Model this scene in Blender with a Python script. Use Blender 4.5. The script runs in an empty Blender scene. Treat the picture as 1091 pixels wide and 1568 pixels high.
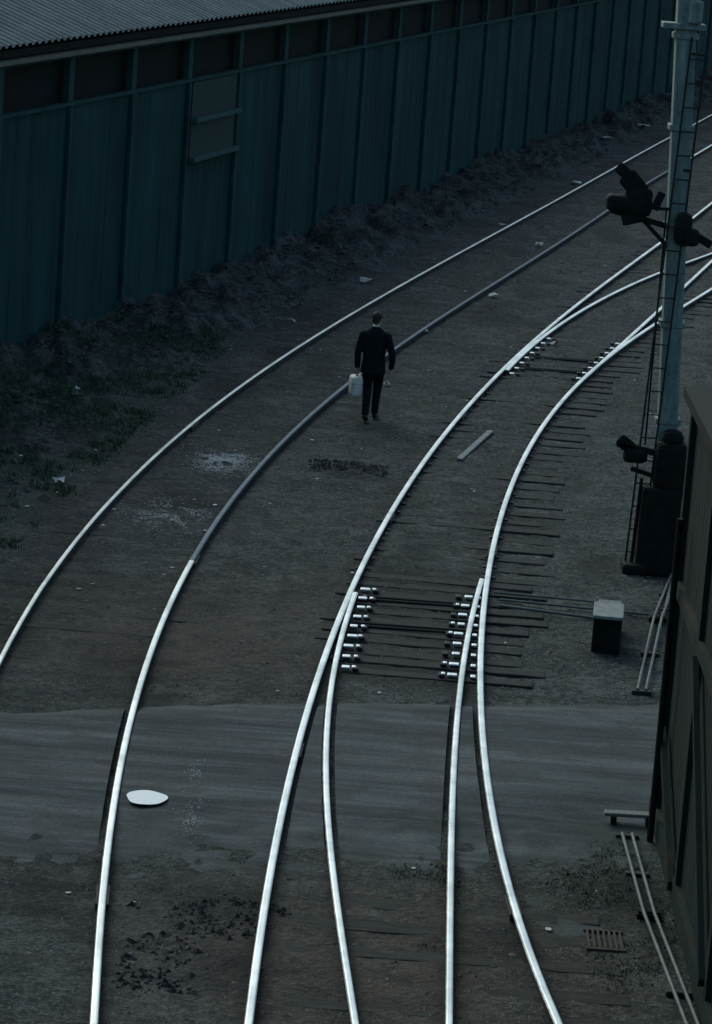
import bpy, bmesh, math, random
import numpy as np
from mathutils import Vector, Matrix, noise as mnoise
random.seed(7); RNG=np.random.default_rng(7)
scene=bpy.context.scene
GZ=-0.09      # general ground level; rail heads are at z = 0

# ------------------------------------------------------------------ helpers
def link(ob,parent=None):
    scene.collection.objects.link(ob)
    if parent: ob.parent=parent
    return ob
def empty(name,loc=(0,0,0)):
    e=bpy.data.objects.new(name,None); e.location=loc; e.empty_display_size=.3
    return link(e)
def mesh_obj(name,verts,faces,mat=None,parent=None,smooth=False,loc=(0,0,0)):
    me=bpy.data.meshes.new(name); me.from_pydata([tuple(v) for v in verts],[],[tuple(f) for f in faces]); me.update()
    if mat: me.materials.append(mat)
    if smooth: me.polygons.foreach_set('use_smooth',[True]*len(me.polygons))
    ob=bpy.data.objects.new(name,me); ob.location=loc
    return link(ob,parent)
def bm_obj(name,bm,mat,parent=None,smooth=False,loc=(0,0,0),rot=None):
    me=bpy.data.meshes.new(name); bm.to_mesh(me); bm.free()
    for m in (mat if isinstance(mat,(list,tuple)) else [mat]): me.materials.append(m)
    if smooth: me.polygons.foreach_set('use_smooth',[True]*len(me.polygons))
    ob=bpy.data.objects.new(name,me); ob.location=loc
    if rot: ob.rotation_euler=rot
    return link(ob,parent)
def add_box(bm,c,s,rot=None,bevel=0,mi=0):
    r=bmesh.ops.create_cube(bm,size=1)
    vs=r['verts']
    bmesh.ops.scale(bm,vec=s,verts=vs)
    if bevel:
        es=list({e for v in vs for e in v.link_edges})
        rb=bmesh.ops.bevel(bm,geom=es,offset=bevel,segments=2,affect='EDGES',profile=.5)
        vs=list({v for f in rb['faces'] for v in f.verts}|{v for v in vs if v.is_valid})
    if rot is not None: bmesh.ops.rotate(bm,cent=(0,0,0),matrix=rot,verts=vs)
    bmesh.ops.translate(bm,vec=c,verts=vs)
    if mi:
        for f in {f for v in vs for f in v.link_faces}: f.material_index=mi
def add_beam(bm,a,b,w,h,bevel=0):
    a=Vector(a);b=Vector(b);d=b-a
    q=d.to_track_quat('X','Z').to_matrix()
    add_box(bm,(a+b)/2,(d.length,w,h),q,bevel)
def add_rod(bm,a,b,r,seg=8):
    a=Vector(a);b=Vector(b);d=b-a
    res=bmesh.ops.create_cone(bm,cap_ends=True,segments=seg,radius1=r,radius2=r,depth=d.length)
    q=d.to_track_quat('Z','Y').to_matrix()
    bmesh.ops.rotate(bm,cent=(0,0,0),matrix=q,verts=res['verts'])
    bmesh.ops.translate(bm,vec=(a+b)/2,verts=res['verts'])
def hsh(ix,iy,s):
    n=(ix.astype(np.int64)*374761393+iy.astype(np.int64)*668265263+s*974711)&0xffffffff
    n=((n^(n>>13))*1274126177)&0xffffffff
    n=n^(n>>16)
    return (n&0xffff)/65535.0
def vn(x,y,s=0):
    ix=np.floor(x);iy=np.floor(y);fx=x-ix;fy=y-iy
    fx=fx*fx*(3-2*fx);fy=fy*fy*(3-2*fy)
    a=hsh(ix,iy,s);b=hsh(ix+1,iy,s);c=hsh(ix,iy+1,s);d=hsh(ix+1,iy+1,s)
    return (a*(1-fx)+b*fx)*(1-fy)+(c*(1-fx)+d*fx)*fy
def fbm(x,y,s=0,o=3):
    t=0;a=1;n=0
    for i in range(o):
        t=t+a*vn(x*2**i,y*2**i,s+i*17);n+=a;a*=.5
    return t/n

# ------------------------------------------------------------------ materials
class NT:
    def __init__(self,name):
        self.m=bpy.data.materials.new(name); self.m.use_nodes=True
        self.t=self.m.node_tree; self.n=self.t.nodes; self.l=self.t.links
        self.b=self.n['Principled BSDF']
        self.co=self.n.new('ShaderNodeTexCoord').outputs['Object']
    def noise(self,scale,detail=2,rough=.6,vec=None,stretch=None):
        n=self.n.new('ShaderNodeTexNoise'); n.inputs['Scale'].default_value=scale
        n.inputs['Detail'].default_value=detail; n.inputs['Roughness'].default_value=rough
        v=vec or self.co
        if stretch:
            mp=self.n.new('ShaderNodeMapping'); mp.inputs['Scale'].default_value=stretch
            self.l.new(v,mp.inputs['Vector']); v=mp.outputs['Vector']
        self.l.new(v,n.inputs['Vector']); return n.outputs['Fac']
    def ramp(self,fac,stops):
        r=self.n.new('ShaderNodeValToRGB'); e=r.color_ramp.elements
        while len(e)<len(stops): e.new(.5)
        for i,(p,c) in enumerate(stops):
            e[i].position=p; e[i].color=(c,c,c,1) if isinstance(c,(int,float)) else (*c,1)
        self.l.new(fac,r.inputs['Fac']); return r.outputs['Color']
    def mix(self,fac,a,b,mode='MIX'):
        m=self.n.new('ShaderNodeMix'); m.data_type='RGBA'; m.blend_type=mode
        for k,v in ((0,fac),(6,a),(7,b)):
            if isinstance(v,(int,float)): m.inputs[k].default_value=v
            elif isinstance(v,tuple): m.inputs[k].default_value=(*v,1)
            else: self.l.new(v,m.inputs[k])
        return m.outputs[2]
    def math(self,op,a,b=0):
        m=self.n.new('ShaderNodeMath'); m.operation=op
        for k,v in ((0,a),(1,b)):
            if isinstance(v,(int,float)): m.inputs[k].default_value=v
            else: self.l.new(v,m.inputs[k])
        return m.outputs[0]
    def bump(self,h,strength=.5,dist=.02):
        b=self.n.new('ShaderNodeBump'); b.inputs['Strength'].default_value=strength; b.inputs['Distance'].default_value=dist
        self.l.new(h,b.inputs['Height']); self.l.new(b.outputs['Normal'],self.b.inputs['Normal'])
    def out(self,col=None,rough=.8,metal=0,spec=.3):
        if col is not None:
            if isinstance(col,tuple): self.b.inputs['Base Color'].default_value=(*col,1)
            else: self.l.new(col,self.b.inputs['Base Color'])
        if isinstance(rough,(int,float)): self.b.inputs['Roughness'].default_value=rough
        else: self.l.new(rough,self.b.inputs['Roughness'])
        self.b.inputs['Metallic'].default_value=metal
        self.b.inputs['Specular IOR Level'].default_value=spec
        return self.m
def simple(name,c1,c2,scale=6,rough=.8,metal=0,bump=.3,spec=.3,stretch=None,dist=.01):
    t=NT(name); n=t.noise(scale,3,.65,stretch=stretch)
    c=t.ramp(n,[(.3,c1),(.7,c2)])
    if bump>.25: t.bump(n,bump,dist)
    return t.out(c,rough,metal,spec)

# ground: cinders and trodden dirt
t=NT('cinder_ground')
att=t.n.new('ShaderNodeAttribute'); att.attribute_name='zone'
sep=t.n.new('ShaderNodeSeparateColor'); t.l.new(att.outputs['Color'],sep.inputs['Color'])
big=t.noise(.7,4,.75); mid=t.noise(3.2,4,.75); fine=t.noise(11,4,.85); grit=t.noise(34,1,.8)
c=t.ramp(big,[(.38,(.026,.038,.037)),(.5,(.050,.066,.064)),(.61,(.086,.106,.103))])
c=t.mix(t.ramp(mid,[(.42,.85),(.53,0)]),c,(.016,.024,.024))
c=t.mix(t.ramp(mid,[(.56,0),(.68,.6)]),c,(.120,.140,.134))
c=t.mix(t.ramp(fine,[(.50,0),(.64,.7)]),c,(.145,.165,.157))
c=t.mix(t.ramp(fine,[(.38,.85),(.49,0)]),c,(.016,.023,.022))
c=t.mix(t.ramp(grit,[(.32,.75),(.43,0)]),c,(.014,.019,.019))
c=t.mix(t.ramp(grit,[(.63,0),(.72,.8)]),c,(.23,.25,.24))
brn=t.math('MULTIPLY',sep.outputs['Green'],t.ramp(mid,[(.35,.35),(.65,1)]))
c=t.mix(t.math('MULTIPLY',brn,.75),c,(.092,.068,.050))
grs=t.math('MULTIPLY',sep.outputs['Red'],t.ramp(mid,[(.4,.3),(.6,1)]))
c=t.mix(grs,c,(.034,.072,.040))
c=t.mix(t.math('MULTIPLY',sep.outputs['Blue'],.8),c,(.010,.014,.014))
t.bump(fine,1.0,.06)
M_GROUND=t.out(c,.9,0,.2)

t=NT('road_asphalt')
st=t.noise(1.0,4,.65,stretch=(.28,2.2,1)); st2=t.noise(1.0,3,.6,stretch=(.6,8,1)); g=t.noise(26,3,.8); pt=t.noise(1.5,4,.7)
c=t.ramp(st,[(.36,(.030,.043,.047)),(.50,(.048,.066,.072)),(.64,(.074,.097,.106))])
c=t.mix(t.ramp(st2,[(.52,0),(.66,.45)]),c,(.11,.138,.150))
c=t.mix(t.ramp(st2,[(.34,.5),(.46,0)]),c,(.026,.037,.040))
c=t.mix(t.ramp(pt,[(.40,.65),(.52,0)]),c,(.028,.038,.038))
c=t.mix(t.ramp(g,[(.38,.65),(.5,0)]),c,(.022,.030,.031))
c=t.mix(t.ramp(g,[(.60,0),(.72,.45)]),c,(.14,.16,.16))
t.bump(g,.3,.012)
M_ROAD=t.out(c,t.ramp(st,[(.3,.9),(.7,.7)]),0,.2)

t=NT('rail_head_polished'); n=t.noise(7,3,.7); n2=t.noise(1.3,3,.7)
M_RTOP=t.out(t.ramp(n2,[(.35,(.50,.56,.58)),(.6,(.78,.83,.85))]),t.ramp(n,[(.3,.28),(.7,.46)]),1)
t=NT('rail_head_dull'); n=t.noise(6,3,.7)
M_RDULL=t.out(t.ramp(n,[(.3,(.055,.085,.12)),(.7,(.11,.155,.21))]),.55,.8)
M_RSIDE=simple('rail_rust',(.030,.028,.025),(.065,.058,.05),12,.8,0,.1)
M_CHAIR=simple('slide_plate_steel',(.68,.73,.75),(.90,.93,.93),14,.3,1,.1)
M_IRON=simple('cast_iron_dark',(.012,.015,.015),(.028,.033,.032),14,.7,.1,.1)
M_SLEEP=simple('sleeper_creosoted',(.012,.016,.016),(.050,.056,.052),3.0,.9,0,.5,.2,(1.5,9,9))
M_STONE=simple('ballast_stone',(.04,.052,.050),(.20,.215,.205),.9,.9,0,.1)
M_CLOD=simple('earth_clod',(.030,.042,.038),(.105,.118,.102),2.5,.95,0,.1)
M_CLINK=simple('clinker',(.010,.013,.013),(.034,.042,.046),9,.9,0,.1)
M_PAPER=simple('waste_paper',(.42,.45,.43),(.64,.68,.65),8,.8,0,.1)
M_POWDER=simple('lime_powder',(.20,.25,.27),(.44,.49,.51),18,.9,0,.1)
M_BRICKD=simple('broken_brick',(.14,.085,.06),(.20,.14,.10),9,.9,0,.1)
M_WOOD=simple('weathered_wood',(.11,.135,.13),(.20,.22,.21),5,.8,0,.3,.3,(8,1,8))
M_ROD=simple('rodding_steel',(.06,.08,.082),(.14,.17,.17),5,.6,.2,.1)
M_CONC=simple('weathered_concrete',(.15,.18,.18),(.28,.315,.31),9,.85)
M_CASE=simple('cabinet_dark_paint',(.006,.009,.009),(.014,.019,.018),8,.8,0,.1,.15)
M_GLASS=simple('dirty_glass',(.003,.009,.010),(.007,.015,.016),3,.7,0,.1,.1)
t=NT('post_grey_green_paint'); n=t.noise(3,4,.7,stretch=(4,4,.6)); n2=t.noise(14,3,.8)
c=t.ramp(n,[(.3,(.10,.16,.148)),(.55,(.18,.26,.24)),(.75,(.27,.36,.33))])
c=t.mix(t.ramp(n2,[(.56,0),(.68,.75)]),c,(.06,.066,.056))
M_POST=t.out(c,.6)
# shed cladding: faded teal paint with rust and dirt runs
t=NT('shed_cladding_teal')
s1=t.noise(1,4,.7,stretch=(1.1,1.1,.12)); s2=t.noise(1,4,.75,stretch=(5,5,.16)); bl=t.noise(.5,3)
c=t.ramp(s1,[(.34,(.006,.040,.042)),(.5,(.011,.062,.065)),(.66,(.020,.086,.088))])
c=t.mix(t.ramp(s2,[(.56,0),(.70,.6)]),c,(.066,.066,.048))
c=t.mix(t.ramp(s2,[(.30,.6),(.44,0)]),c,(.003,.020,.021))
c=t.mix(t.ramp(bl,[(.35,.5),(.55,0)]),c,(.008,.034,.034))
M_CLAD=t.out(c,.8,0,.12)
M_CLADT=simple('shed_trim_teal',(.010,.050,.051),(.026,.088,.086),2,.75,0,.1,.12)
M_HATCH=simple('shed_hatch_board',(.016,.056,.054),(.050,.068,.056),3,.75,0,.1,.2,(3,3,.5))
M_LEDGE=simple('hatch_ledge_paint',(.030,.085,.084),(.048,.105,.10),3,.7,0,.1,.2)
M_FASCIA=simple('fascia_bare_timber',(.13,.12,.095),(.21,.195,.155),4,.8,0,.1)
t=NT('roof_sheet_asbestos'); n=t.noise(2.5,4,.7); n2=t.noise(1,3,.7,stretch=(3,.3,1))
M_ROOF=t.out(t.mix(t.ramp(n2,[(.35,.6),(.6,0)]),t.ramp(n,[(.3,(.10,.135,.135)),(.7,(.19,.235,.235))]),(.06,.09,.09)),.85)
t=NT('timber_wall_stained'); s1=t.noise(1,3,.65,stretch=(2,2,.3)); s2=t.noise(1.8,4,.75)
c=t.ramp(s1,[(.3,(.009,.020,.019)),(.6,(.020,.034,.030))])
c=t.mix(t.ramp(s2,[(.56,0),(.72,.65)]),c,(.085,.050,.028))
M_TIMB=t.out(c,.85,0,.12)
t=NT('grass_blades'); n=t.noise(1.2,2)
M_GRASS=t.out(t.ramp(n,[(.35,(.034,.076,.042)),(.65,(.075,.118,.064))]),.85)
t=NT('dry_weeds'); n=t.noise(1.2,2)
M_DRY=t.out(t.ramp(n,[(.35,(.048,.064,.054)),(.65,(.12,.13,.104))]),.9)
M_PUD=NT('water_painted_sky_glare').out((.85,.90,.92),.2,0,.8)  # near-white base colour paints the bright sky reflection into the water
M_SKIN=simple('skin',(.35,.22,.17),(.42,.27,.21),20,.6,0,.05)
M_HAIR=simple('hair_brown',(.02,.016,.013),(.05,.038,.028),30,.7,0,.5,.3,(1,1,.3))
M_JACK=simple('dark_suit_cloth',(.006,.011,.014),(.012,.019,.023),25,.95,0,.15,.1)
M_TROU=simple('dark_trouser_cloth',(.006,.010,.012),(.011,.016,.019),25,.95,0,.15,.1)
M_SHOE=simple('shoe_leather',(.008,.008,.008),(.015,.014,.013),25,.5)
M_BAG=simple('pale_case_vinyl',(.60,.62,.56),(.72,.74,.68),14,.6,0,.1)

# ------------------------------------------------------------------ rails (surveyed centre lines)
def P(c):
    return lambda y: np.polyval(c,(np.asarray(y,float)-50)/30)
def ext(p,y0,y1):
    def f(y):
        y=np.asarray(y,float); yc=np.clip(y,y0,y1)
        s0=(p(y0+.3)-p(y0))/.3; s1=(p(y1)-p(y1-2))/2
        return p(yc)+np.where(y<y0,(y-y0)*s0,0)+np.where(y>y1,(y-y1)*s1,0)
    return f
L1p=ext(P([.448,-1.900,2.812,4.836,-2.032]),35,100)
R1p=ext(P([.555,-.486,-1.989,3.141,4.977,-.535]),23.5,90)
def L1(y):
    y=np.asarray(y,float)
    sl=(R1p(y+.2)-R1p(y-.2))/.4
    off=R1p(y)-1.5*np.sqrt(1+sl**2)
    w=np.clip((y-36)/6,0,1)
    return off*(1-w)+L1p(y)*w
R1=R1p
LA=ext(P([-.007,-.349,-.668,2.422,4.803,1.585]),23.5,79)
RA=ext(P([3.366,8.751,8.042,3.579]),23.5,38.3)
LB=ext(P([-12.380,-29.581,-20.271,-2.908,.638]),23.6,37)
RB=ext(P([-3.120,-2.914,.837,5.126,5.032,2.908]),23.6,64.5)
L2=ext(P([5.612,3.456,1.780]),54,71)
R2=ext(P([-.160,6.597,2.796]),53.5,68)

def rail(name,f,y0,y1,dz=0,parent=None,dull=None,width=.07):
    h=width/2
    prof=[(-h,-.012),(-h+.008,-.002),(-h+.02,0),(h-.02,0),(h-.008,-.002),(h,-.012),(h-.002,-.04),(.012,-.05),(.012,-.12),(.06,-.135),(.06,-.15),(-.06,-.15),(-.06,-.135),(-.012,-.12),(-.012,-.05),(-h+.002,-.04)]
    ys=np.arange(y0,y1+.01,.4 if y1-y0<90 else .5); xs=f(ys); n=len(prof)
    V=[];F=[];mi=[]
    for i,(x,y) in enumerate(zip(xs,ys)):
        j0=max(i-1,0);j1=min(i+1,len(ys)-1)
        d=Vector((xs[j1]-xs[j0],ys[j1]-ys[j0],0)).normalized(); nrm=Vector((d.y,-d.x,0))
        for (a,b) in prof: V.append((x+nrm.x*a,y+nrm.y*a,b+dz))
    for i in range(len(ys)-1):
        for k in range(n):
            k2=(k+1)%n; F.append((i*n+k,i*n+k2,(i+1)*n+k2,(i+1)*n+k))
            top=k<5
            isd=dull and dull[0]<ys[i]<dull[1]
            mi.append((2 if isd else 0) if top else 1)
    F.append(tuple(range(n))[::-1]); mi.append(1)
    F.append(tuple((len(ys)-1)*n+k for k in range(n))); mi.append(1)
    ob=mesh_obj(name,V,F,M_RTOP,parent); ob.data.materials.append(M_RSIDE); ob.data.materials.append(M_RDULL)
    ob.data.polygons.foreach_set('material_index',mi)
    bm=bmesh.new(); bm.from_mesh(ob.data); bmesh.ops.recalc_face_normals(bm,faces=bm.faces); bm.to_mesh(ob.data); bm.free()
    return ob
T1=empty('railway_track'); T2=empty('railway_turnout_track')
rail('left_rail',L1,14,260,0,T1,width=.052); rail('right_rail',R1,14,260,0,T1,dull=(37.5,95),width=.066)
rail('left_stock_rail',LA,14,260,0,T2); rail('right_stock_rail',RB,14,230,0,T2)
rail('left_switch_blade',LB,17,37.2,-.004,T2,width=.062); rail('right_switch_blade',RA,17,38.2,-.004,T2,width=.062)
rail('far_left_switch_blade',L2,54,230,-.004,T2); rail('far_right_switch_blade',R2,53.4,250,-.004,T2)
# fishplated joints
bm=bmesh.new()
for f,yy in ((R1,25.6),(R1,38.2),(LA,30.3),(LA,41.5),(RB,26.1),(RB,39.9),(LA,49.5),(L1,47)):
    x=float(f(yy)); s=float((f(yy+.3)-f(yy-.3))/.6)
    for o in (-.045,.045): add_box(bm,(x+o,yy,-.055),(.02,.5,.06),Matrix.Rotation(-math.atan(s),3,'Z'),.004)
bm_obj('fishplates',bm,M_RSIDE,T2)

# sleepers, mostly buried in dirt and cinders
def sleepers(name,yl,fl,fr,parent,exl=.55,exr=.55,zt=-.076):
    bm=bmesh.new()
    for y in yl:
        a=float(fl(y))-exl+random.uniform(-.12,.12);b=float(fr(y))+exr+random.uniform(-.18,.18); s=float((fl(y+.5)-fl(y-.5)))
        ang=-math.atan(s)*0.5
        R=Matrix.Rotation(ang+random.uniform(-.012,.012),3,'Z')@Matrix.Rotation(random.uniform(-.006,.006),3,'Y')@Matrix.Rotation(random.uniform(-.03,.03),3,'X')
        add_box(bm,((a+b)/2,y+random.uniform(-.04,.04),zt-.06+random.uniform(-.012,.006)),(b-a,.25,.12),R,.014)
    return bm_obj(name,bm,M_SLEEP,parent)
sleepers('sleepers',np.arange(20,31,.68).tolist()+np.arange(32,125,.68).tolist(),L1,R1,T1,.5,.5,-.097)
sleepers('near_sleepers',np.arange(18,27.2,.62),lambda y:LA(y),lambda y:RB(y),T2,.2,.65,-.086)
sleepers('switch_timbers',np.arange(33.65,38.3,.46),LA,RB,T2,.12,.62,-.075)
sleepers('sleepers_between',np.arange(38.6,53.4,.58),LA,RB,T2,.15,.66,-.080)
sleepers('far_timbers',np.arange(53.6,75,.6),LA,RB,T2,.35,.55,-.080)

# slide chairs: polished plates the blades rest on, with dark chair castings outside
bm=bmesh.new(); bi=bmesh.new()
for y in np.arange(33.65,37.6,.46):
    for f,s in ((LB,1),(RA,-1)):
        x=float(f(y)); add_box(bm,(x+s*.105+random.uniform(-.01,.01),y,-.045),(.10+random.uniform(-.02,.02),.09,.03),None,.01)
        add_box(bi,(x+s*.215,y,-.05),(.07,.13,.035),None,.012)
        if s>0 or random.random()<.5: add_box(bm,(x+s*.20,y,-.034),(.045,.07,.02),None,.008)
    x=float(RB(y)); add_box(bm,(x-.075,y,-.05),(.06,.09,.03),None,.008)
for y in np.arange(53.9,58.5,.6):
    for f,s in ((L2,1),(R2,-1)):
        x=float(f(y)); add_box(bm,(x+s*.105,y,-.045),(.08,.10,.03),None,.01)
        add_box(bi,(x+s*.2,y,-.05),(.07,.13,.035),None,.012)
for y in np.arange(38.6,52.5,.58):
    for f in (LA,RB):
        for s in (-1,1): add_box(bi,(float(f(y))+s*.06,y,-.078),(.06,.10,.025),None,.01)
bm_obj('slide_plates',bm,M_CHAIR,T2); bm_obj('chair_castings',bi,M_IRON,T2)
bm=bmesh.new()
for y in (36.9,35.6,54.6,55.9):
    lf,rf=(LB,RA) if y<40 else (L2,R2)
    add_rod(bm,(float(lf(y))+.02,y,-.06),(float(rf(y))-.02,y,-.06),.018)
    add_rod(bm,(float(lf(y))+.02,y+.14,-.062),(float(rf(y))-.02,y+.14,-.062),.014)
bm_obj('stretcher_bars',bm,M_IRON,T2)

# ------------------------------------------------------------------ ground
def wallx(y): return -4.4+(np.asarray(y,float)-56.5)*.2327
def bankw(y): return np.interp(y,[30,41.8,50.7,62,83,130],[5.2,3.7,2.7,2.1,1.9,1.6])
def gheight(x,y):
    z=GZ+.030*(fbm(x*1.9,y*1.9,1,3)-.5)+.018*(vn(x*9,y*9,5)-.5)
    t=(x-wallx(y))/bankw(y)
    prof=np.where((t>-.2)&(t<1),np.clip(1-t,0,1)**.8*np.clip((t+.25)*5,0,1),0)
    lump=fbm(x*1.6,y*.9,9,4)
    z=z+prof*(.16+.75*np.clip(lump-.3,0,1))+np.clip(prof*4,0,1)*.28*(vn(x*4.5,y*3.2,21)-.4)*(.3+lump)
    inn=np.clip((x-LA(y)-.1)/.25,0,1)*np.clip((RB(y)-.1-x)/.25,0,1)
    z=z+.012*inn*(y>38)-.010*np.clip((x-RB(y)-.05)/.1,0,1)*np.clip((RB(y)+1.0-x)/.2,0,1)
    r=np.clip((x-RB(y)-1.0)/1.0,0,1); z=z+r*.14*(fbm(x*1.5,y*1.2,31,3)-.42)
    for hx,hy,hr,hh in ((-.2,44.6,.5,.07),(-.95,25.9,.30,.06),(-.7,24.4,.35,.06),(-1.3,25.0,.3,.04),(2.35,26.9,.4,.06)):
        d=((x-hx)**2+(y-hy)**2/1.6)/hr**2
        z=z+hh*np.exp(-d)*(.5+vn(x*8,y*8,3))
    return z
xs=np.concatenate([[-900,-300,-120,-60,-30,-18,-13],np.arange(-10,13.01,.07),[14,16,20,28,45,80,200,500,1200]])
ys=np.concatenate([[-60,-20,0,10,15,18],np.arange(20,62,.1),np.arange(62,135,.25),[138,145,160,190,240,330,500,900,2000]])
X,Y=np.meshgrid(xs,ys); Z=gheight(X,Y)
far=(np.abs(X)>13)|(Y>135)|(Y<20); Z[far]=GZ-.02
nx=len(xs);ny=len(ys)
V=np.stack([X.ravel(),Y.ravel(),Z.ravel()],1)
i=np.arange((nx-1)*(ny-1)); r=i//(nx-1); c=i%(nx-1); a=r*nx+c
F=np.stack([a,a+1,a+nx+1,a+nx],1)
me=bpy.data.meshes.new('ground'); me.vertices.add(len(V)); me.vertices.foreach_set('co',V.ravel())
me.loops.add(F.size); me.loops.foreach_set('vertex_index',F.ravel()); me.polygons.add(len(F))
me.polygons.foreach_set('loop_start',np.arange(len(F))*4); me.polygons.foreach_set('loop_total',np.full(len(F),4)); me.update(); me.validate()
me.polygons.foreach_set('use_smooth',[True]*len(F))
x,y=V[:,0],V[:,1]; tt=(x-wallx(y))/bankw(y)
gr=np.clip(1.2-tt,0,1)*(tt>-.3)*np.clip((56-y)/8,0,1)*np.clip(fbm(x*.9,y*.7,44)*2.8-.8,0,1)
gr=gr+.55*((tt>0)&(tt<1.05))*np.clip(fbm(x*1.1,y*.6,47)*3-1.3,0,1)
def blob(cx,cy,rx,ry): return np.exp(-((x-cx)/rx)**2-((y-cy)/ry)**2)
br=blob(-1.8,34.5,2.0,2.4)+.9*blob(-.3,24.5,1.2,2.2)+.8*blob(.9,24.5,.7,2.5)+.5*blob(-.4,37,.5,1.5)+.5*blob(2.2,25,.6,2)+.4*blob(-3.5,41,1,3)
# oil, soot and damp staining
bd=.9*((x>LA(y)+.1)&(x<RB(y)-.05)&(y>33.3)&(y<38.6))*np.clip(fbm(x*2,y*1.5,60)*1.6,0,1)
bd=bd+.8*blob(-.15,44.5,.5,.7)+.7*blob(-.95,25.7,.4,.6)+.7*blob(-.75,24.3,.4,.5)+.5*blob(.4,38.5,.5,1)+.6*blob(2.6,27,.5,1.2)
for f in (L1,R1,LA,RB,LB,RA):
    msk=(y<39) if f in(LB,RA) else 1
    bd=bd+.5*np.exp(-((x-f(y))/.12)**2)*msk
# sleeper outlines showing through the dirt in the left-hand track and in the foreground
i1=((x>L1(y)-.5)&(x<R1(y)+.5)&(y<62))*1.0; i2=((x>LA(y)-.3)&(x<RB(y)+.5)&((y<27)|((y>38.5)&(y<62))))*1.0
pat=lambda per,ph,sk: np.clip(np.cos(2*np.pi*(y+sk*x-ph)/per),-.2,1)
vis=np.clip(fbm(x*.8,y*.6,120)*3-1.0,0,1)
bd=bd+.55*i1*np.clip(pat(.68,.34,-.12),0,1)*vis+.40*i2*np.clip(pat(.6,.3,-.05),0,1)*vis
br=br+.35*i1*np.clip(-pat(.68,.34,-.12)*4,0,1)*vis
bd=bd+.75*np.clip(fbm(x*1.3,y*.55,131,4)*4.2-2.35,0,1)
zc=np.stack([np.clip(gr,0,1),np.clip(br,0,1),np.clip(bd,0,1),np.ones(len(x))],1).astype(np.float32)
at=me.attributes.new('zone','FLOAT_COLOR','POINT'); at.data.foreach_set('color',zc.ravel())
me.materials.append(M_GROUND); link(bpy.data.objects.new('ground',me))

# ------------------------------------------------------------------ road over the tracks
def yfar(x): return np.interp(x,[-9,-3.2,-2,0,3.6,9],[30.6,31.0,31.6,32.3,33.2,34.5])
def ynear(x): return np.interp(x,[-9,-2.6,0,1.9,3,9],[26.6,26.9,27.3,27.9,28.6,29])
edges=[(lambda y:np.full_like(y,-9.),lambda y:L1(y)-.05),(lambda y:L1(y)+.11,lambda y:R1(y)-.09),(lambda y:R1(y)+.04,lambda y:LA(y)-.04),
 (lambda y:LA(y)+.085,lambda y:LB(y)-.04),(lambda y:LB(y)+.085,lambda y:RA(y)-.085),(lambda y:RA(y)+.04,lambda y:RB(y)-.085),(lambda y:RB(y)+.04,lambda y:np.full_like(y,8.))]
V=[];F=[]
sy=np.arange(25.4,34.6,.08)
for fl,fr in edges:
    a=fl(sy);b=fr(sy); nseg=max(3,int(np.max(b-a)/.07)); base=len(V)
    for j,yy in enumerate(sy):
        for k in range(nseg+1):
            xx=a[j]+(b[j]-a[j])*k/nseg
            V.append((xx,yy,0))
    for j in range(len(sy)-1):
        for k in range(nseg):
            q=base+j*(nseg+1)+k; F.append((q,q+1,q+nseg+2,q+nseg+1))
V=np.array(V); x,y=V[:,0],V[:,1]
e1=(yfar(x)-y)+.22*(fbm(x*3,y*3,70)-.5)
e0=(y-ynear(x))+.8*(fbm(x*1.1,y*.8,71)-.5)
tp=np.clip(1-e0/1.6,0,1.5)
V[:,2]=-.030-.055*np.clip(1-e1/.35,0,1.5)-.050*tp+.010*(fbm(x*1.2,y*3,72)-.5)+.040*(fbm(x*5,y*4,75,3)-.5)*np.clip(1.3-e0/1.6,0,1)
mesh_obj('level_crossing_road',V,F,M_ROAD,None,True)

# ------------------------------------------------------------------ scattered masses
def scatter(name,pts,sizes,mat,flat=.6,shape='oct',parent=None,seed=1):
    rg=np.random.default_rng(seed); n=len(pts)
    if shape=='oct':
        b=np.array([(1,0,0),(0,1,0),(-1,0,0),(0,-1,0),(.2,.1,1),(-.1,0,-1)],float); f=np.array([(0,1,4),(1,2,4),(2,3,4),(3,0,4),(1,0,5),(2,1,5),(3,2,5),(0,3,5)])
    else:
        b=np.array([(1,0,0),(.5,.8,0),(-.5,.7,.15),(-1,-.1,0),(-.4,-.8,.1),(.6,-.6,0)],float); f=np.array([(0,1,2),(0,2,3),(0,3,4),(0,4,5)])
    k=len(b); v=b[None]*(1+rg.uniform(-.45,.45,(n,k,3)))
    v[:,:,2]*=flat
    an=rg.uniform(0,6.28,n); ca,sa=np.cos(an),np.sin(an)
    vx=v[:,:,0]*ca[:,None]-v[:,:,1]*sa[:,None]; vy=v[:,:,0]*sa[:,None]+v[:,:,1]*ca[:,None]
    v=np.stack([vx,vy,v[:,:,2]],2)*sizes[:,None,None]+pts[:,None,:]
    fa=(f[None]+(np.arange(n)*k)[:,None,None]).reshape(-1,3)
    return mesh_obj(name,v.reshape(-1,3),fa.tolist(),mat,parent)
def gpts(n,x0,x1,y0,y1,cond,dz=0):
    x=RNG.uniform(x0,x1,n); y=y0+(y1-y0)*RNG.uniform(0,1,n)
    m=cond(x,y); x,y=x[m],y[m]
    return np.stack([x,y,gheight(x,y)+dz],1)
inroad=lambda x,y:(y>ynear(x)-.1)&(y<yfar(x))
p=gpts(36000,-7,9,22,80,lambda x,y:(x>wallx(y)+.2)&~inroad(x,y)&(fbm(x*.8,y*.8,80)>.40))
scatter('gravel',p,RNG.uniform(.006,.024,len(p))*(1+.012*(p[:,1]-30)),M_STONE,seed=2)
p=gpts(26000,-9,12,36,125,lambda x,y:(x>wallx(y)+.1)&(x<wallx(y)+bankw(y)*1.05)&(fbm(x*1.3,y*.8,90,3)>.46))
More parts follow.
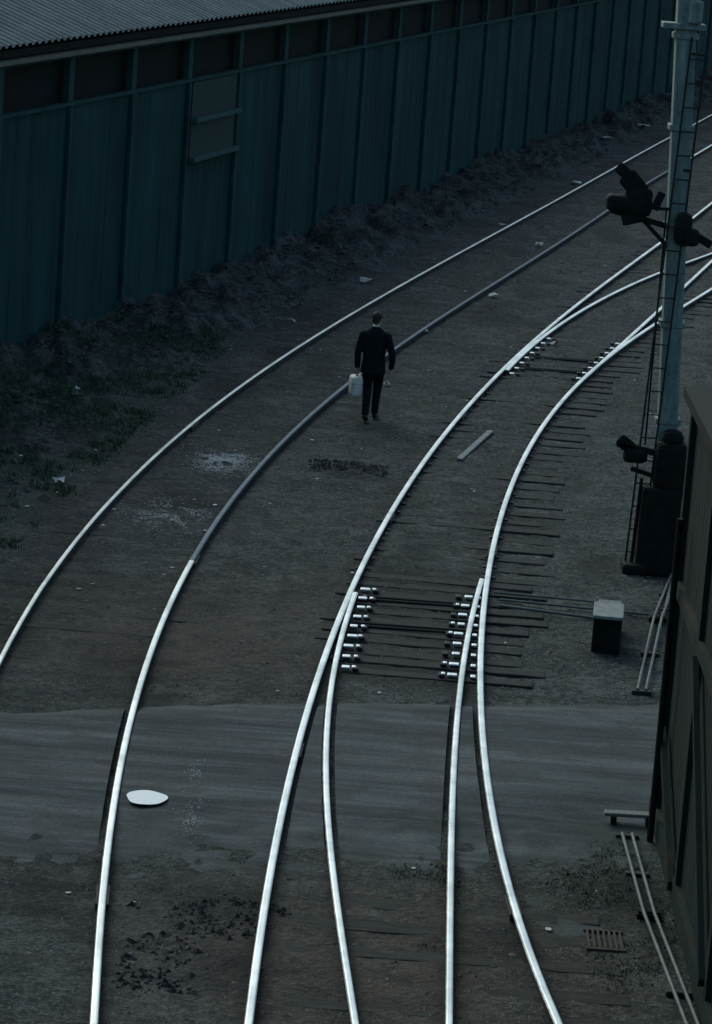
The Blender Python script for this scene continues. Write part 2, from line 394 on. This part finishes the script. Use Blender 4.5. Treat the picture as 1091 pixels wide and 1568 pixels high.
scatter('earth_clods',p,RNG.uniform(.02,.09,len(p)),M_CLOD,.7,seed=3)
p=gpts(2600,-1.6,-.3,23.6,26.4,lambda x,y:fbm(x*1.8,y*1.8,97)>.60,-.002)
p=np.concatenate([p,gpts(1500,-.7,.4,43.7,45.2,lambda x,y:fbm(x*2,y*1.5,98)>.5,.0)])
scatter('clinker_heap',p,.005+.040*RNG.uniform(0,1,len(p))**3.5,M_CLINK,.7,seed=4)
def spill(cx,cy,rx,ry,n,z=None):
    a=RNG.normal(0,1,(n,2))*.5; x=cx+a[:,0]*rx; y=cy+a[:,1]*ry
    m=fbm(x*6,y*4,101)>.44; x,y=x[m],y[m]
    zz=gheight(x,y)+.012 if z is None else np.full(len(x),z)
    return np.stack([x,y,zz],1)
p=spill(-1.9,44.7,.42,.8,3400); p2=spill(-2.35,40.9,.5,.9,1700)
p=np.concatenate([p,p2]); scatter('lime_spill',p,RNG.uniform(.003,.016,len(p)),M_POWDER,.5,'flat',seed=5)
p=np.concatenate([spill(-1.3,29.3,.12,.35,200,-.020),spill(-1.25,27.9,.10,.7,300,-.024)])
scatter('lime_spill',p,RNG.uniform(.002,.008,len(p)),M_POWDER,.3,'flat',seed=6)
lit=[(-.15,64.0,.17),(2.35,63.3,.13),(-3.95,42.3,.11),(6.7,98.3,.30),(8.2,104,.24),(.35,52.0,.07),(3.3,57.6,.1),(3.6,72,.14),(1.0,58,.08),(-1.4,58,.08),(2.9,75,.14),(-4.4,49,.1),(5.1,86,.2)]
V=[];F=[]
for (lx,ly,s) in lit:
    z=float(gheight(np.array([lx]),np.array([ly]))[0])+.02; a=random.uniform(0,3); b=len(V)
    for k in range(8):
        th=a+k*math.pi/4; rr=s*random.uniform(.5,1.05)
        V.append((lx+math.cos(th)*rr,ly+math.sin(th)*rr*1.2,z+random.uniform(0,.08)))
    V.append((lx,ly,z+.07)); F+= [(b+k,b+(k+1)%8,b+8) for k in range(8)]
mesh_obj('litter_paper',V,F,M_PAPER)
p=gpts(230,-6,6,23,90,lambda x,y:(x>wallx(y)+.5)&~inroad(x,y),.015)
scatter('litter_scraps',p,RNG.uniform(.010,.035,len(p)),M_PAPER,.5,'flat',seed=8)
p=gpts(200,-6,6,23,80,lambda x,y:(x>wallx(y)+.5)&~inroad(x,y),.0)
scatter('brick_fragments',p,RNG.uniform(.02,.05,len(p)),M_BRICKD,.5,seed=9)
V=[(-1.70,28.35,-.012)];n=40
for k in range(n):
    th=k/n*6.283; rr=1+.04*math.sin(3*th+1)+.03*math.sin(5*th)
    V.append((-1.70+.185*rr*math.cos(th),28.35+.22*rr*math.sin(th),-.016))
mesh_obj('puddle',V,[(0,1+k,1+(k+1)%n) for k in range(n)],M_PUD,None,True)  # puddle surface, its sky glare painted as a pale colour
def tufts(name,pts,h,mat,nb=9,w=.010):
    n=len(pts); k=n*nb; rg=RNG
    b=np.repeat(pts,nb,0)+np.concatenate([rg.normal(0,.05,(k,2)),np.full((k,1),-.01)],1)
    hh=np.repeat(h,nb)*rg.uniform(.5,1.2,k); an=rg.uniform(0,6.28,k)
    dx,dy=np.cos(an),np.sin(an); le=rg.normal(0,.45,(k,2))
    tip=b+np.stack([le[:,0]*hh,le[:,1]*hh,hh],1); midp=b+np.stack([le[:,0]*hh*.3,le[:,1]*hh*.3,hh*.6],1)
    o=np.stack([dx*w,dy*w,0*dx],1)
    v=np.stack([b-o,b+o,midp+o*.7,midp-o*.7,tip],1).reshape(-1,3)
    q=np.arange(k)*5; F=[(a,a+1,a+2,a+3) for a in q]+[(a+3,a+2,a+4) for a in q]
    return mesh_obj(name,v,F,mat)
p=gpts(6500,-7.5,-2.5,37,56,lambda x,y:(x>wallx(y))&(x<wallx(y)+bankw(y)*1.1)&(fbm(x*.9,y*.7,44)*2.6-.9>.3))
tufts('grass',p,RNG.uniform(.03,.10,len(p)),M_GRASS)
p=gpts(8000,-8,11,38,120,lambda x,y:(x>wallx(y))&(x<wallx(y)+bankw(y)*1.0)&(fbm(x*1.1,y*.6,47)>.46))
tufts('dry_weeds',p,RNG.uniform(.03,.14,len(p)),M_DRY)
p=gpts(900,1.9,3.1,23.4,28.3,lambda x,y:fbm(x*2,y*1,48)>.5)
p=np.concatenate([p,gpts(500,.5,1.1,25.0,27.2,lambda x,y:fbm(x*3,y*2,49)>.62)])
tufts('weeds',p,RNG.uniform(.01,.04,len(p)),M_GRASS,w=.006)

# ------------------------------------------------------------------ shed
shed=empty('railway_shed',(-4.4,56.5,0)); ANG=math.atan2(.974,.2266)
shed.rotation_euler=(0,0,ANG)     # local x along wall, local -y towards the tracks
x0,x1=-42,150; ZS,ZT,ZB=3.93,4.70,GZ-.2
V=[];F=[];xx=x0
while xx<x1:
    wd=random.uniform(.22,.55); o=random.uniform(-.006,.0); g=.004
    b=len(V); k1=.012 if random.random()<.6 else .004
    V+=[(xx,k1,ZB),(xx,k1,ZS),(xx+g,o,ZB),(xx+g,o,ZS),(xx+wd-g,o+random.uniform(-.003,.003),ZB),(xx+wd-g,o,ZS),(xx+wd,k1,ZB),(xx+wd,k1,ZS)]
    F+=[(b,b+2,b+3,b+1),(b+2,b+4,b+5,b+3),(b+4,b+6,b+7,b+5)]
    xx+=wd
mesh_obj('cladding',V,F,M_CLAD,shed)
bm=bmesh.new(); add_box(bm,((x0+x1)/2,.12,(ZS+ZT)/2),(x1-x0,.02,ZT-ZS)); bm_obj('window_glass',bm,M_GLASS,shed)
bm=bmesh.new()
add_box(bm,((x0+x1)/2,-.02,ZS+.03),(x1-x0,.11,.06)); add_box(bm,((x0+x1)/2,-.02,ZT+.03),(x1-x0,.10,.06))
bay=3.35; k=math.ceil(x0/bay)
while k*bay<x1:
    xx=k*bay
    wd=.17 if k%2==0 else .10
    add_box(bm,(xx,-.045,(ZB+ZS)/2),(wd,.07,ZS-ZB-.004),None,.006)
    add_box(bm,(xx,.0,(ZS+ZT)/2+.03),(.24,.10,ZT-ZS-.066))
    k+=1
bm_obj('posts_and_sills',bm,M_CLADT,shed)
bm=bmesh.new()
add_box(bm,(bay*1.5,-.04,3.22),(2.9,.03,1.38)); bm_obj('hatch_panel',bm,M_HATCH,shed)
bm=bmesh.new()
for zz in (2.50,3.22): add_box(bm,(bay*1.5,-.12,zz),(3.0,.13,.09),None,.01)
bm_obj('hatch_ledges',bm,M_LEDGE,shed)
bm=bmesh.new(); add_box(bm,((x0+x1)/2,-.16,ZT+.115),(x1-x0,.28,.05)); bm_obj('fascia',bm,M_FASCIA,shed)
bm=bmesh.new(); add_box(bm,((x0+x1)/2,-.08,ZT+.22),(x1-x0,.12,.14),None,.03); bm_obj('gutter',bm,M_CASE,shed)
V=[];n=int((x1-x0)/.075)
for k in range(n+1):
    xx=x0+k*.075; dz=.03*math.sin(k*math.pi/2+.7)
    V+=[(xx,-.22,ZT+.36+dz),(xx,7.0,ZT+.36+2.6+dz),(xx,14.2,ZT+.36+dz)]
F=[];
for k in range(n): F+=[(3*k,3*k+3,3*k+4,3*k+1),(3*k+1,3*k+4,3*k+5,3*k+2)]
mesh_obj('roof_sheets',V,F,M_ROOF,shed)
bm=bmesh.new(); add_box(bm,((x0+x1)/2,14,ZT/2),(x1-x0,.1,ZT+.5)); add_box(bm,(x0,7,ZT/2),(.1,13.8,ZT+.5)); add_box(bm,(x1,7,ZT/2),(.1,13.8,ZT+.5)); bm_obj('rear_and_end_walls',bm,M_CLAD,shed)

# ------------------------------------------------------------------ signal post
sp=empty('signal_post',(3.84,39.8,GZ))
def px(z): return -.045*z
bm=bmesh.new()
add_beam(bm,(0,0,0),(px(7.6),0,7.6),.30,.24,.02)
bm_obj('post',bm,M_POST,sp)
bm=bmesh.new()
for zz in (1.9,3.1,4.3,5.5,6.6): add_box(bm,(px(zz),0,zz),(.31,.34,.07),None,.01)
add_box(bm,(px(7.0)-.02,-.05,6.72),(.52,.34,.07),None,.01)
add_box(bm,(px(7.0)+.1,-.2,6.9),(.16,.16,.28),None,.03)
bm_obj('iron_bands',bm,M_POST,sp)
bm=bmesh.new()
def lx(z,s): return -.47+.036*z+s
for s in (0,.19):
    add_rod(bm,(lx(0,s),-.25,0),(lx(6.6,s),-.18,6.6),.014)
for k in range(22):
    zz=.25+k*.29; add_rod(bm,(lx(zz,0),-.24,zz),(lx(zz,.19),-.24,zz),.009,6)
for zz in (1.5,3.2,5.0,6.4): add_beam(bm,(lx(zz,.19),-.23,zz),(px(zz),-.1,zz),.02,.03)
bm_obj('ladder',bm,M_IRON,sp)
bm=bmesh.new()
add_beam(bm,(px(4.35)-.1,-.12,4.3),(-1.02,-.12,4.45),.06,.07,.01)
add_beam(bm,(px(4.2)-.1,-.12,4.05),(-.62,-.12,4.36),.04,.05,.01)
add_beam(bm,(px(4.35)-.1,-.2,4.52),(-.80,-.2,4.52),.03,.04,.01)
add_box(bm,(-.93,-.14,4.55),(.32,.26,.20),None,.06)
add_box(bm,(-.70,-.14,4.58),(.34,.24,.36),None,.07)
add_beam(bm,(-.66,-.2,4.66),(-.88,-.2,4.90),.05,.24,.04)
add_beam(bm,(-.84,-.2,4.88),(-.99,-.2,5.00),.05,.14,.03)
add_beam(bm,(-.62,-.2,4.42),(-.88,-.2,4.34),.05,.14,.02)
add_beam(bm,(-.50,-.2,4.50),(-.42,-.2,4.72),.05,.10,.02)
add_box(bm,(px(4.3)+.06,-.24,4.3),(.22,.18,.40),None,.08)
add_box(bm,(px(4.3)+.14,-.22,4.2),(.26,.16,.22),None,.06)
add_beam(bm,(px(4.2)+.05,-.2,4.3),(px(4.2)+.42,-.2,4.12),.05,.10,.02)
add_rod(bm,(-.35,-.2,4.5),(-.35,-.2,1.6),.012)
bm_obj('subsidiary_arm_and_lamp',bm,M_CASE,sp)
bm=bmesh.new()
add_box(bm,(-.10,-.22,.55),(.50,.40,1.10),None,.04)
add_box(bm,(-.02,-.22,1.36),(.40,.36,.64),None,.10)
add_box(bm,(-.02,-.22,1.70),(.28,.26,.24),None,.10)
add_box(bm,(.26,-.15,1.15),(.22,.26,.34),None,.05)
add_beam(bm,(-.15,-.22,1.50),(-.70,-.22,1.60),.06,.08,.02)
add_beam(bm,(-.46,-.22,1.50),(-.68,-.22,1.66),.06,.16,.04)
add_box(bm,(-.46,-.22,1.46),(.30,.16,.18),None,.06)
add_beam(bm,(-.2,-.22,1.22),(-.50,-.22,1.30),.05,.06,.01)
add_rod(bm,(-.36,-.3,1.2),(-.40,-.3,0),.022); add_box(bm,(-.36,-.28,.07),(.30,.42,.14),None,.03)
add_beam(bm,(-.30,-.3,.5),(-.30,-.3,1.0),.05,.10,.02)
bm_obj('signal_machine_and_weights',bm,M_CASE,sp)

# ------------------------------------------------------------------ equipment cabinet
cb=empty('equipment_cabinet',(2.90,35.55,GZ)); cb.rotation_euler=(0,0,-.08)
bm=bmesh.new(); add_box(bm,(0,0,.20),(.32,.56,.42),None,.015); bm_obj('case',bm,M_CASE,cb)
bm=bmesh.new(); add_box(bm,(0,-.02,.425),(.34,.70,.04),None,.012); bm_obj('lid',bm,M_CONC,cb)
bm=bmesh.new(); add_box(bm,(.01,.72,.17),(.28,.40,.34),None,.02); bm_obj('terminal_block',bm,M_WOOD,cb)

# ------------------------------------------------------------------ point rodding
rd=empty('point_rodding')
bm=bmesh.new(); bs=bmesh.new()
def run(pts,offs,z=-.04):
    for o in offs:
        for a,b in zip(pts[:-1],pts[1:]): add_rod(bm,(a[0]+o,a[1],z),(b[0]+o,b[1],z),.017,8)
    for a,b in zip(pts[:-1],pts[1:]):
        n=max(2,int(abs(b[1]-a[1])/1.3))
        for k in range(n+1):
            t=k/n; add_box(bs,(a[0]+(b[0]-a[0])*t+sum(offs)/len(offs),a[1]+(b[1]-a[1])*t,z-.03),(.12+max(offs)-min(offs),.08,.05),None,.01)
run([(3.98,39.6),(3.55,37.0),(3.12,33.6)],(0,.09))
run([(2.62,28.4),(2.66,26.2),(2.86,22.5)],(0,.09))
run([(4.25,41.5),(3.72,37.5)],(0,))
add_rod(bm,(1.75,37.05,-.05),(2.9,36.75,-.05),.018); add_rod(bm,(1.75,37.35,-.05),(3.5,37.15,-.05),.016)
add_rod(bm,(1.7,37.7,-.05),(2.9,37.6,-.05),.014)
bm_obj('rods',bm,M_ROD,rd); bm_obj('roller_stools',bs,M_IRON,rd)

bm=bmesh.new(); add_beam(bm,(1.42,46.0,GZ+.03),(1.93,48.4,GZ+.04),.09,.03,.006); bm_obj('timber_plank',bm,M_CONC)
bb=empty('trackside_board',(2.72,28.75,GZ))
bm=bmesh.new(); add_box(bm,(0,0,.13),(.50,.12,.035),Matrix.Rotation(-.02,3,'Y'),.008); bm_obj('board',bm,M_WOOD,bb)
bm=bmesh.new(); add_box(bm,(-.16,0,.05),(.05,.10,.12)); add_box(bm,(.16,0,.05),(.05,.10,.12)); add_box(bm,(.22,.12,.16),(.10,.10,.26),None,.02); bm_obj('supports',bm,M_CASE,bb)
bm=bmesh.new()
for k in range(7): add_box(bm,(2.16+k*.045,25.55,GZ+.004),(.02,.42,.02),None,.004)
for yy in (25.32,25.78): add_box(bm,(2.295,yy,GZ+.001),(.33,.04,.02),None,.004)
bm_obj('drain_grating',bm,M_RSIDE)

# ------------------------------------------------------------------ timber building at the right
tb=empty('timber_building',(3.00,28.75,GZ))
bm=bmesh.new(); H=4.0
add_box(bm,(2.0,-7.5,H/2),(4.0,15,H)); bm_obj('walls',bm,M_TIMB,tb)
bm=bmesh.new()
k=0
while k*.22<14.8:
    add_box(bm,(-.012,-.12-k*.22,H/2),(.022,.205,H-.02),None,.004); k+=1
bm_obj('boarding',bm,M_TIMB,tb)
bm=bmesh.new(); add_box(bm,(-.02,.02,H/2),(.12,.12,H),None,.01)
add_box(bm,(-.05,-7.5,2.3),(.06,14.9,.12)); add_box(bm,(-.05,-7.5,.12),(.06,14.9,.2))
for yy in (-2.2,-5,-8): add_box(bm,(-.045,yy,H/2),(.05,.14,H-.3))
add_beam(bm,(-.09,-.2,1.0),(-.09,-2.1,.15),.05,.10); add_beam(bm,(-.09,-2.3,2.2),(-.09,-4.9,.3),.05,.10)
bm_obj('frame_timbers',bm,M_TIMB,tb)
bm=bmesh.new(); add_box(bm,(2.0,-7.5,H+.05),(4.3,15.3,.1)); bm_obj('roof',bm,M_CASE,tb)
bm=bmesh.new(); add_rod(bm,(-.13,-.4,0),(-.13,-.4,3.0),.03); bm_obj('downpipe',bm,M_CASE,tb)

# ------------------------------------------------------------------ walking man
man=empty('walking_man',(.10,48.75,GZ+.005)); man.scale=(.95,.95,.95); man.rotation_euler=(0,0,-.12)
def tube(bm,pts,rad,seg=12):
    pts=[Vector(p) for p in pts]; rings=[]
    for i,p in enumerate(pts):
        d=(pts[min(i+1,len(pts)-1)]-pts[max(i-1,0)]).normalized()
        u=Vector((1,0,0)) if abs(d.x)<.8 else Vector((0,0,1))
        v=d.cross(u).normalized(); u=v.cross(d).normalized()
        r=rad[i]; r=(r,r) if isinstance(r,(int,float)) else r
        rings.append([bm.verts.new(p+u*r[0]*math.cos(k*2*math.pi/seg)+v*r[1]*math.sin(k*2*math.pi/seg)) for k in range(seg)])
    for a,b in zip(rings[:-1],rings[1:]):
        for k in range(seg): bm.faces.new((a[k],a[(k+1)%seg],b[(k+1)%seg],b[k]))
    bm.faces.new(rings[0][::-1]); bm.faces.new(rings[-1])
def ball(bm,c,s,seg=16):
    r=bmesh.ops.create_uvsphere(bm,u_segments=seg,v_segments=seg//2+2,radius=1)
    bmesh.ops.scale(bm,vec=s,verts=r['verts']); bmesh.ops.translate(bm,vec=c,verts=r['verts'])
def organic(name,bm,mat,vox,sm=4,parent=man):
    bmesh.ops.recalc_face_normals(bm,faces=bm.faces)
    ob=bm_obj(name,bm,mat,parent,True)
    m=ob.modifiers.new('r','REMESH'); m.mode='VOXEL'; m.voxel_size=vox; m.use_smooth_shade=True
    s=ob.modifiers.new('s','SMOOTH'); s.iterations=sm; s.factor=.5
    return ob
bm=bmesh.new()
tube(bm,[(0,0,.82),(0,0,.92),(0,0,1.02)],[(.165,.115),(.17,.12),(.15,.11)],16)
tube(bm,[(-.075,-.0,.92),(-.08,.0,.72),(-.065,-.02,.50),(-.055,-.14,.28),(-.05,-.24,.13)],[(.095,.10),(.09,.095),(.072,.078),(.064,.068),(.058,.062)],14)
tube(bm,[(.075,0,.92),(.085,.08,.70),(.070,.16,.49),(.055,.17,.28),(.05,.20,.09)],[(.095,.10),(.088,.093),(.072,.078),(.062,.066),(.058,.062)],14)
organic('trousers',bm,M_TROU,.012)
bm=bmesh.new()
tube(bm,[(-.05,-.275,.12),(-.05,-.20,.075),(-.05,-.12,.035),(-.05,-.04,.03)],[(.036,.045),(.042,.045),(.048,.035),(.035,.022)],12)
tube(bm,[(.05,.155,.05),(.05,.23,.055),(.055,.33,.04),(.06,.42,.035)],[(.036,.045),(.042,.05),(.048,.035),(.035,.022)],12)
organic('shoes',bm,M_SHOE,.008,2)
bm=bmesh.new()
tube(bm,[(0,-.02,.76),(0,-.01,.88),(0,0,1.02),(0,.005,1.16),(0,.01,1.30),(0,.01,1.39),(0,.01,1.44),(0,.015,1.50)],
     [(.205,.145),(.195,.14),(.178,.13),(.187,.13),(.205,.13),(.205,.115),(.15,.095),(.07,.07)],22)
ball(bm,(-.185,.0,1.365),(.08,.075,.075)); ball(bm,(.185,0,1.365),(.08,.075,.075))
tube(bm,[(-.185,0,1.38),(-.235,-.01,1.22),(-.262,-.03,1.07),(-.262,.01,.94),(-.258,.04,.83)],[(.07,.075),(.064,.07),(.056,.06),(.05,.052),(.045,.047)],14)
tube(bm,[(.185,0,1.38),(.250,-.03,1.22),(.300,-.08,1.08),(.300,-.03,.96),(.280,.03,.86)],[(.07,.075),(.064,.07),(.056,.06),(.05,.052),(.045,.047)],14)
tube(bm,[(0,.0,1.46),(0,-.005,1.525)],[(.078,.078),(.066,.066)],16)
organic('jacket',bm,M_JACK,.012,5)
bm=bmesh.new(); tube(bm,[(0,.01,1.50),(0,.0,1.545)],[(.060,.062),(.057,.059)],16); organic('shirt_collar',bm,M_BAG,.007,2)
head=bpy.data.objects.new('head',None); link(head,man); head.location=(0,.02,1.50); head.rotation_euler=(-.12,0,-.25)
bm=bmesh.new()
tube(bm,[(0,-.01,-.02),(0,.0,.06),(0,.01,.12)],[(.052,.056),(.050,.054),(.05,.055)],14)
ball(bm,(0,.0,.155),(.074,.092,.092)); ball(bm,(0,.035,.095),(.055,.06,.062)); ball(bm,(0,.075,.055),(.026,.022,.02))
tube(bm,[(0,.085,.155),(0,.110,.115),(0,.095,.10)],[(.010,.010),(.017,.014),(.014,.012)],8)
for s in (-1,1):
    ball(bm,(s*.076,-.005,.125),(.010,.020,.032),10); ball(bm,(s*.030,.083,.152),(.020,.012,.008),8); ball(bm,(s*.045,.06,.11),(.022,.02,.02),8)
ball(bm,(0,.09,.078),(.024,.010,.006),8); ball(bm,(0,.088,.068),(.020,.010,.006),8)
organic('face_and_neck',bm,M_SKIN,.006,2,head)
bm=bmesh.new()
for s in (-1,1): ball(bm,(s*.030,.090,.138),(.012,.008,.008),10)
bm_obj('eyes',bm,M_PAPER,head,True)
bm=bmesh.new()
ball(bm,(0,-.018,.172),(.082,.092,.085)); ball(bm,(0,-.052,.118),(.066,.050,.062)); ball(bm,(0,.04,.215),(.060,.05,.035))
for s in (-1,1): ball(bm,(s*.068,.01,.165),(.016,.03,.04),8)
organic('hair',bm,M_HAIR,.007,2,head)
def hand(name,wx,wy,wz,side,grip):
    bm=bmesh.new()
    tube(bm,[(wx,wy,wz+.05),(wx,wy+.005,wz),(wx,wy+.01,wz-.05),(wx,wy+.012,wz-.085)],[(.026,.028),(.022,.032),(.018,.042),(.016,.040)],12)
    for k,l in enumerate((.075,.085,.078,.06)):
        oy=wy+.012+.030-.020*k; r=.0095 if k<3 else .0085
        c=1.0 if grip else .45; inn=-side
        tube(bm,[(wx,oy,wz-.075),(wx+inn*.006,oy,wz-.085-l*.35),(wx+inn*.030*c,oy,wz-.085-l*(.55 if grip else .68)),(wx+inn*.046*c,oy,wz-.085-l*(.30 if grip else .95))],[r*1.1,r*1.05,r,r*.8],8)
    tube(bm,[(wx,wy+.035,wz-.02),(wx+(-side)*.012,wy+.06,wz-.05),(wx+(-side)*.024,wy+.062,wz-.085)],[.014,.012,.009],8)
    organic(name,bm,M_SKIN,.0045,1)
hand('left_hand',-.258,.05,.81,-1,True); hand('right_hand',.278,.04,.84,1,False)
case=empty('hand_case'); case.parent=man; case.location=(-.262,.05,.70)
bm=bmesh.new(); add_box(bm,(0,0,-.17),(.19,.32,.33),None,.045); bm_obj('body',bm,M_BAG,case,True,rot=(0,0,.30))
bm=bmesh.new(); tube(bm,[(0,-.07,-.03),(0,-.06,.022),(0,0,.032),(0,.06,.022),(0,.07,-.03)],[.008]*5,8); bm_obj('handle',bm,M_WOOD,case,True)
bm=bmesh.new(); add_box(bm,(0,0,-.12),(.196,.326,.008),None,.002); bm_obj('seam',bm,M_WOOD,case,rot=(0,0,.30))

# ------------------------------------------------------------------ light: dull overcast
w=bpy.data.worlds.new('World'); scene.world=w; w.use_nodes=True
n=w.node_tree.nodes; l=w.node_tree.links; bg=n['Background']
sky=n.new('ShaderNodeTexSky'); sky.sky_type='NISHITA'; sky.sun_disc=False
EL,AZ=math.radians(38),math.radians(-32)
sky.sun_elevation=EL; sky.sun_rotation=AZ; sky.air_density=1.0; sky.dust_density=3.6; sky.ozone_density=2; sky.altitude=50
mx=n.new('ShaderNodeMix'); mx.data_type='RGBA'; mx.blend_type='MULTIPLY'; mx.inputs[0].default_value=1
mx.inputs[7].default_value=(.86,1.0,.96,1)
l.new(sky.outputs['Color'],mx.inputs[6]); l.new(mx.outputs[2],bg.inputs['Color']); bg.inputs['Strength'].default_value=.125
sd=bpy.data.lights.new('sun','SUN'); sd.energy=.6; sd.angle=math.radians(40); sd.color=(1,.98,.94)
so=bpy.data.objects.new('sun',sd); link(so)
dirv=Vector((math.sin(AZ)*math.cos(EL),math.cos(AZ)*math.cos(EL),math.sin(EL)))
so.rotation_euler=dirv.to_track_quat('Z','Y').to_euler()

# ------------------------------------------------------------------ camera
cd=bpy.data.cameras.new('camera'); cam=bpy.data.objects.new('camera',cd); link(cam)
cd.sensor_fit='VERTICAL'; cd.sensor_height=36; cd.lens=36*5000/1568; cd.clip_end=5000; cd.clip_start=.5
cam.matrix_world=Matrix.Translation((0,0,8.691))@Matrix.Rotation(math.pi/2-.2064,4,'X')@Matrix.Rotation(.0736,4,'Z')
scene.camera=cam
scene.view_settings.view_transform='Standard'; scene.view_settings.look='None'; scene.view_settings.exposure=0; scene.view_settings.gamma=1
